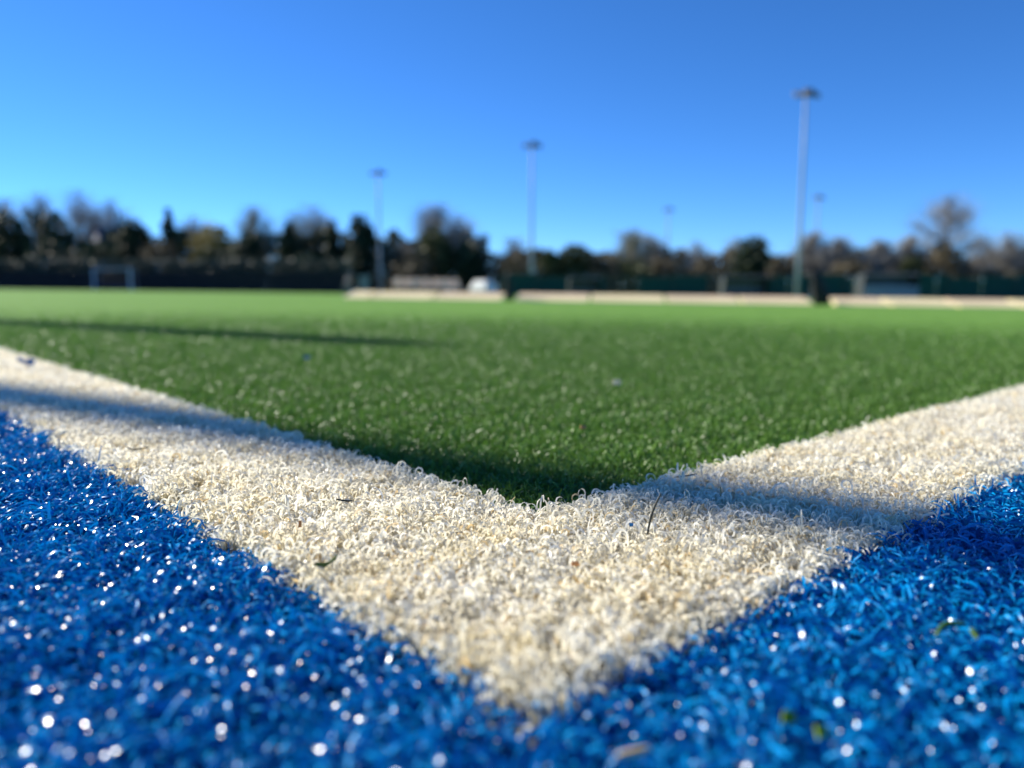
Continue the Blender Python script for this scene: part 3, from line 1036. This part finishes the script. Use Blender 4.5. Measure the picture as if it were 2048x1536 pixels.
# ------------------------------------------------------------------ house among the trees
def house():
    Y = 128
    p = at(172, 500, Y)
    g = gz(p.x, p.y)
    t = thing('house', 'white gabled house with blue clad wing among the trees at far left', 'house', (p.x + 1.2, p.y, g), R(-48))
    z1, z0 = at(172, 459, Y).z - g, 0.0
    ze = at(172, 472, Y).z - g
    MB().prism([(0.1, z0), (3.3, z0), (3.3, ze), (1.7, z1), (0.1, ze)], 0, 7).build('gable_wall', M['render'], t)
    MB().prism([(-3.8, z0), (0.09, z0), (0.09, ze), (-3.8, ze)], 0.6, 6.6).build('wing_wall', M['blue_wall'], t)
    m = MB()
    m.prism([(-0.15, ze - 0.1), (1.7, z1 + 0.12), (1.7, z1 + 0.3), (-0.25, ze + 0.06)], -0.25, 7.2)
    m.prism([(3.55, ze - 0.1), (3.65, ze + 0.06), (1.702, z1 + 0.3), (1.702, z1 + 0.12)], -0.25, 7.2)
    m.add([(-4.0, 0.3, ze), (-0.2, 0.3, ze), (-0.2, 3.6, z1 + 0.2), (-4.0, 3.6, z1 + 0.2), (-0.2, 6.9, ze), (-4.0, 6.9, ze)], [(0, 1, 2, 3), (3, 2, 4, 5), (0, 3, 5), (1, 4, 2)])
    rf = m.build('roof', M['slate'], t)
    MB().box((-2.2, 3.6, z1 + 0.8), (0.7, 0.6, 1.3)).build('chimney', M['slate'], rf)
    for x, z in ((-2.6, ze - 1.4), (-1.2, ze - 1.4)):
        w_ = MB().box((x, 0.58, z), (0.9, 0.08, 1.1)).build('window', M['white_paint'], t)
        MB().box((x, 0.535, z), (0.74, 0.02, 0.94)).build('pane', M['window_glass'], w_)


house()


def lamp_post(px, pyt, Y, label):
    p = at(px, pyt, Y)
    g = gz(p.x, p.y)
    H = p.z - g
    t = thing('street_lamp', label, 'street lamp', (p.x, p.y, g))
    MB().tube([(0, 0, 0), (0, 0, H * 0.6), (0, 0, H * 0.9), (-0.25, 0, H * 0.98), (-0.9, 0, H)], [0.11, 0.08, 0.07, 0.05, 0.045], 8).build('pole', M['pale_bark'], t, smooth=True)
    MB().box((-1.2, 0, H), (0.7, 0.28, 0.14)).build('lamp_head', M['lamp_case'], t, 0.03)


lamp_post(66, 462, 108, 'pale street lamp standing in the dark trees at far left')


# ------------------------------------------------------------------ trees
TREES = 'bare and evergreen trees beyond the pitch'


def bare_tree(px, pyt, wpx, Y, label, seed, twig='twig', low=0.28, n_tw=1500, thick=0.9):
    top = at(px, pyt, Y)
    g = gz(top.x, Y)
    H = (top.z - g) * 1.09
    Rw = wpx / 2 / FPX * Y * 1.25
    r_ = random.Random(seed)
    t = thing('bare_tree', label, 'tree', (top.x, Y, g), r_.uniform(0, 6), TREES)
    tr, cr = MB(), MB()
    tr.tube([(0, 0, 0), (0.05, 0, H * low), (0.1, 0.05, H * 0.5), (0.0, 0.1, H * 0.72)], [0.028 * H, 0.022 * H, 0.014 * H, 0.006 * H], 7)

    def tip(u, v):      # a point of the crown's envelope
        z = low * H + (1 - low) * H * u
        prof = math.sin(min(1, 0.12 + u * 0.95) * PI) ** 0.6 * (1 - 0.25 * u)
        rr = Rw * prof * r_.uniform(0.55, 1.0)
        return Vector((rr * math.cos(v), rr * math.sin(v), z * r_.uniform(0.94, 1.0)))

    limbs = []
    nl = 11
    for i in range(nl):
        u = (i + 0.6) / nl
        e = tip(0.25 + 0.7 * u, i * 2.4 + r_.uniform(-0.4, 0.4))
        s0 = Vector((0.06, 0.03, H * (low + 0.42 * u)))
        mid = s0 * 0.5 + e * 0.5 + Vector((0, 0, -0.03 * H))
        tr.tube([s0, mid, e], [0.011 * H, 0.007 * H, 0.002 * H], 5, False)
        limbs.append((s0, mid, e))
    for i in range(n_tw):
        s0, mid, e = r_.choice(limbs)
        f_ = r_.uniform(0.25, 1)
        b = (s0 * (1 - f_) ** 2 + mid * 2 * f_ * (1 - f_) + e * f_ * f_)
        out = Vector((b.x, b.y, 0))
        d = Vector((r_.gauss(0, 1), r_.gauss(0, 1), r_.gauss(0.55, 0.8))).normalized() + out.normalized() * 0.4
        L = r_.uniform(0.05, 0.19) * H
        q1 = b + d * L * 0.5 + Vector((r_.gauss(0, 0.02), r_.gauss(0, 0.02), 0)) * H
        q2 = b + d * L + Vector((r_.gauss(0, 0.03), r_.gauss(0, 0.03), 0.03)) * H
        if q2.z > H:
            q2.z = H - r_.uniform(0, 0.06) * H
        w = r_.uniform(0.014, 0.032) * thick
        cr.tube([b, q1, q2], [w, w * 0.7, w * 0.3], 3, False)
    tr.build('trunk', M['bark'], t, smooth=True)
    cr.build('crown', M[twig], t)
    return t


def leafy_tree(px, pyt, wpx, Y, label, seed, mat, shape='round', n_=2600, size=0.34, name='evergreen_tree', cat='tree', group=TREES, low=0.06):
    top = at(px, pyt, Y)
    g = gz(top.x, Y)
    H = (top.z - g) * 1.06
    Rw = wpx / 2 / FPX * Y * (1.75 if shape == 'cone' else 1.3)
    r_ = np.random.default_rng(seed)
    t = thing(name, label, cat, (top.x, Y, g), 0, group)
    lumps = []
    nl = 16
    for i in range(nl):
        u = (i + 0.5) / nl
        v = i * 2.4 + r_.uniform(-0.5, 0.5)
        if shape == 'cone':
            rr = Rw * (1 - u) * 0.75 + 0.12
            lr = Rw * (0.42 * (1 - u) + 0.10)
            c = (rr * 0.6 * math.cos(v), rr * 0.6 * math.sin(v), H * (low + (0.97 - low) * u))
            rz_ = H * 0.10
        else:
            prof = math.sin((0.16 + 0.80 * u) * PI) ** 0.5
            rr = Rw * prof
            lr = Rw * r_.uniform(0.30, 0.52)
            c = (max(0, rr - lr * 0.8) * math.cos(v) * r_.uniform(0.5, 1), max(0, rr - lr * 0.8) * math.sin(v), H * (low + (0.98 - low) * u) - lr * 0.6 * u)
            rz_ = min(lr * 1.1, H * 0.2)
        lumps.append((c, lr, rz_))
    per = n_ // nl
    pts = []
    for c, lr, rz_ in lumps:
        d = r_.normal(size=(per, 3))
        d /= np.linalg.norm(d, axis=1, keepdims=True)
        rad = r_.uniform(0.35, 1.0, per)[:, None] ** 0.5
        pts.append(np.array(c) + d * rad * np.array([lr, lr, rz_]) + r_.normal(0, 0.08 * lr, (per, 3)))
    pts = np.concatenate(pts)
    pts = pts[(pts[:, 2] > 0.02 * H) & (pts[:, 2] < H * 1.02)]
    V, F, T = leaf_cloud(pts, size, seed + 1)
    m = MB()
    m.tube([(0, 0, 0), (0.04, 0, H * 0.45), (0, 0.03, H * 0.9)], [0.022 * H, 0.014 * H, 0.003 * H], 7)
    for k in range(6):
        c, lr, rz_ = lumps[2 * k + 1]
        m.tube([(0, 0, max(0.05 * H, c[2] - 0.15 * H)), (c[0] * 0.5, c[1] * 0.5, c[2] - 0.06 * H), c], [0.009 * H, 0.006 * H, 0.002 * H], 5, False)
    m.build('trunk', M['bark'], t, smooth=True)
    big_mesh('crown', V, F, M[mat], T, t, smooth=False)
    return t


def bush(px, pyt, wpx, Y, label, seed, mat='brown_leaf', n_=1500, size=0.30):
    return leafy_tree(px, pyt, wpx, Y, label, seed, mat, 'round', n_, size, 'winter_bush', 'bush', 'bushes below the trees', 0.0)


# left
bare_tree(4, 404, 74, 128, 'bare tree cut by the left edge of the photo', 11)
bare_tree(74, 392, 84, 126, 'tall bare tree standing above the pale street lamp', 12)
leafy_tree(92, 424, 120, 118, 'broad dark evergreen behind the pale street lamp', 13, 'ever')
bare_tree(156, 392, 78, 133, 'tall bare tree rising behind the blue clad house wing', 14)
bare_tree(222, 407, 96, 134, 'rounded bare tree rising behind the white gable', 15)
bare_tree(188, 418, 90, 139, 'greyish bare tree just above the house roof', 55)
leafy_tree(14, 430, 84, 116, 'dark evergreen at the far left edge, under the cut bare tree', 16, 'ever')
bush(104, 480, 100, 110, 'dark green bush in front of the house wing', 17, 'ever', 1500)
bush(196, 485, 110, 110, 'dark green bush in front of the white gable', 18, 'ever', 1500)
leafy_tree(268, 447, 74, 116, 'dark round evergreen left of the notch of open sky', 19, 'ever')
leafy_tree(336, 429, 50, 114, 'pointed dark conifer right of the notch of open sky', 20, 'ever', 'cone', 2200, 0.30)
bush(322, 482, 80, 108, 'reddish brown bush at the foot of the pointed conifer', 21)
bare_tree(386, 437, 66, 128, 'thin faint bare tree between the pointed conifer and the yellowish tree', 22)
leafy_tree(430, 452, 92, 118, 'yellowish green tree, the only one of that colour', 23, 'yellow_leaf', n_=2200)
bush(432, 490, 110, 108, 'dark bush in front of the yellowish tree', 24, 'ever', 1600)
bare_tree(508, 421, 78, 121, 'bare tree right of the yellowish tree, rounded top', 25, 'twig_olive', n_tw=2200)
leafy_tree(500, 470, 60, 112, 'dark evergreen in front of the rounded bare tree', 26, 'ever', n_=1800)
bare_tree(596, 433, 80, 124, 'olive bare tree above a narrow dark conifer', 27, 'twig_olive')
leafy_tree(578, 455, 66, 113, 'narrow dark conifer in front of the olive bare tree', 28, 'ever', 'cone', 2200)
bare_tree(628, 415, 66, 132, 'spiky thin bare tree left of the twin dark conifers', 29, n_tw=1000)
leafy_tree(664, 452, 50, 112, 'left and slimmer of the twin dark conifers near the leftmost mast', 30, 'ever', 'cone', 2000)
bare_tree(650, 438, 90, 134, 'low wide bare tree behind the slimmer twin conifer', 56, n_tw=1200)
leafy_tree(722, 440, 66, 110, 'tall dark egg shaped evergreen touching the leftmost mast', 31, 'ever', n_=2800)
bush(620, 505, 110, 106, 'dark bush under the spiky bare tree', 32, 'ever', 1500)
# middle
bush(786, 496, 86, 108, 'brown bush right of the leftmost mast', 33)
bare_tree(866, 414, 112, 116, 'largest bare tree, crown over the white chairs', 34, n_tw=2200, thick=1.2)
bare_tree(916, 440, 104, 118, 'bare tree leaning on the largest one, just above the white covered trolley', 57, n_tw=1700, thick=1.1)
leafy_tree(868, 462, 92, 110, 'olive domed evergreen in front of the largest bare tree', 35, 'ever_olive', n_=2400)
bush(826, 503, 100, 105, 'brown bush below the olive dome, above the white chairs', 36)
leafy_tree(936, 488, 70, 108, 'dark evergreen above the white covered trolley', 37, 'ever', n_=1900)
bare_tree(1028, 478, 64, 116, 'low bare tree just left of the middle mast', 38, n_tw=900)
bush(1034, 507, 90, 105, 'dark brown bush at the foot of the middle mast', 39)
leafy_tree(1098, 503, 50, 106, 'small olive evergreen touching the right of the middle mast', 40, 'ever_olive', n_=1400)
leafy_tree(1150, 494, 74, 107, 'dark olive evergreen above the small grey dugout', 41, 'ever_olive', n_=1900)
bush(1206, 513, 76, 105, 'brown bush right of the small grey dugout', 42)
bare_tree(1264, 466, 80, 114, 'olive brown bare tree left of the small distant mast', 43, 'twig_olive', n_tw=2400, thick=1.2)
bare_tree(1304, 476, 64, 118, 'grey bare tree directly behind the small distant mast', 58, n_tw=1700, thick=1.1)
bush(1262, 512, 110, 106, 'olive brown bush below the olive bare tree', 44, 'ever_olive')
bush(1330, 512, 80, 105, 'brown bush at the foot of the small distant mast', 45)
bare_tree(1396, 486, 66, 115, 'small bare tree right of the small distant mast', 46, n_tw=1000)
bush(1412, 518, 96, 105, 'brown bush left of the wide grey dugout', 47)
# right
bare_tree(1478, 480, 66, 118, 'bare tree peeping out left of the blackest evergreen', 48, 'twig_olive')
leafy_tree(1510, 480, 88, 110, 'blackest round evergreen above the wide grey dugout', 49, 'ever', n_=2800)
bush(1566, 516, 76, 105, 'brown bush left of the tallest mast', 50)
bare_tree(1630, 472, 76, 112, 'bushy bare tree just right of the tallest mast', 51, n_tw=2600, thick=1.3)
bare_tree(1682, 480, 70, 113, 'bushy bare tree left of the blue grey dugout', 59, n_tw=2200, thick=1.3)
bush(1698, 518, 90, 105, 'brown bush at the left end of the blue grey dugout', 52)
bare_tree(1764, 486, 90, 112, 'wide low bare tree above the left of the blue grey dugout', 53, n_tw=2600, thick=1.3)
bare_tree(1822, 478, 80, 112, 'low bare tree above the right of the blue grey dugout', 60, n_tw=2400, thick=1.3)
bush(1824, 517, 52, 106, 'yellow olive bush above the right end of the blue grey dugout', 61, 'ever_olive', 1200)
bare_tree(1898, 398, 140, 112, 'tallest bare tree at right, crown high above its neighbours', 54, low=0.36, n_tw=2400, thick=0.62)
bush(1892, 488, 74, 107, 'brown ivy thick bush round the foot of the tallest bare tree', 62, n_=1800)
bare_tree(1966, 474, 74, 116, 'thin bare tree right of the tallest bare tree', 63, n_tw=1500, thick=0.75)
bare_tree(2022, 466, 64, 117, 'thin bare tree second from the right edge', 64, n_tw=1500, thick=0.75)
bare_tree(2062, 480, 60, 116, 'thin bare tree cut by the right edge', 65, n_tw=1500, thick=0.75)
bush(1964, 534, 100, 105, 'low brown bush under the thin bare trees at right', 66)
bush(2044, 536, 100, 105, 'low brown bush at the right edge', 67)
hedge_row('undergrowth', -1300, 975, 122, 474, 5, M['ever'], 'dark mass of undergrowth behind the trees at left', 'undergrowth', 33000, 0.45, 91, 'stuff', rough=0.9)
hedge_row('undergrowth', 925, 2500, 120, 507, 5, M['brown_leaf'], 'brown mass of winter undergrowth behind the trees at right', 'undergrowth', 19000, 0.42, 92, 'stuff', rough=0.6)
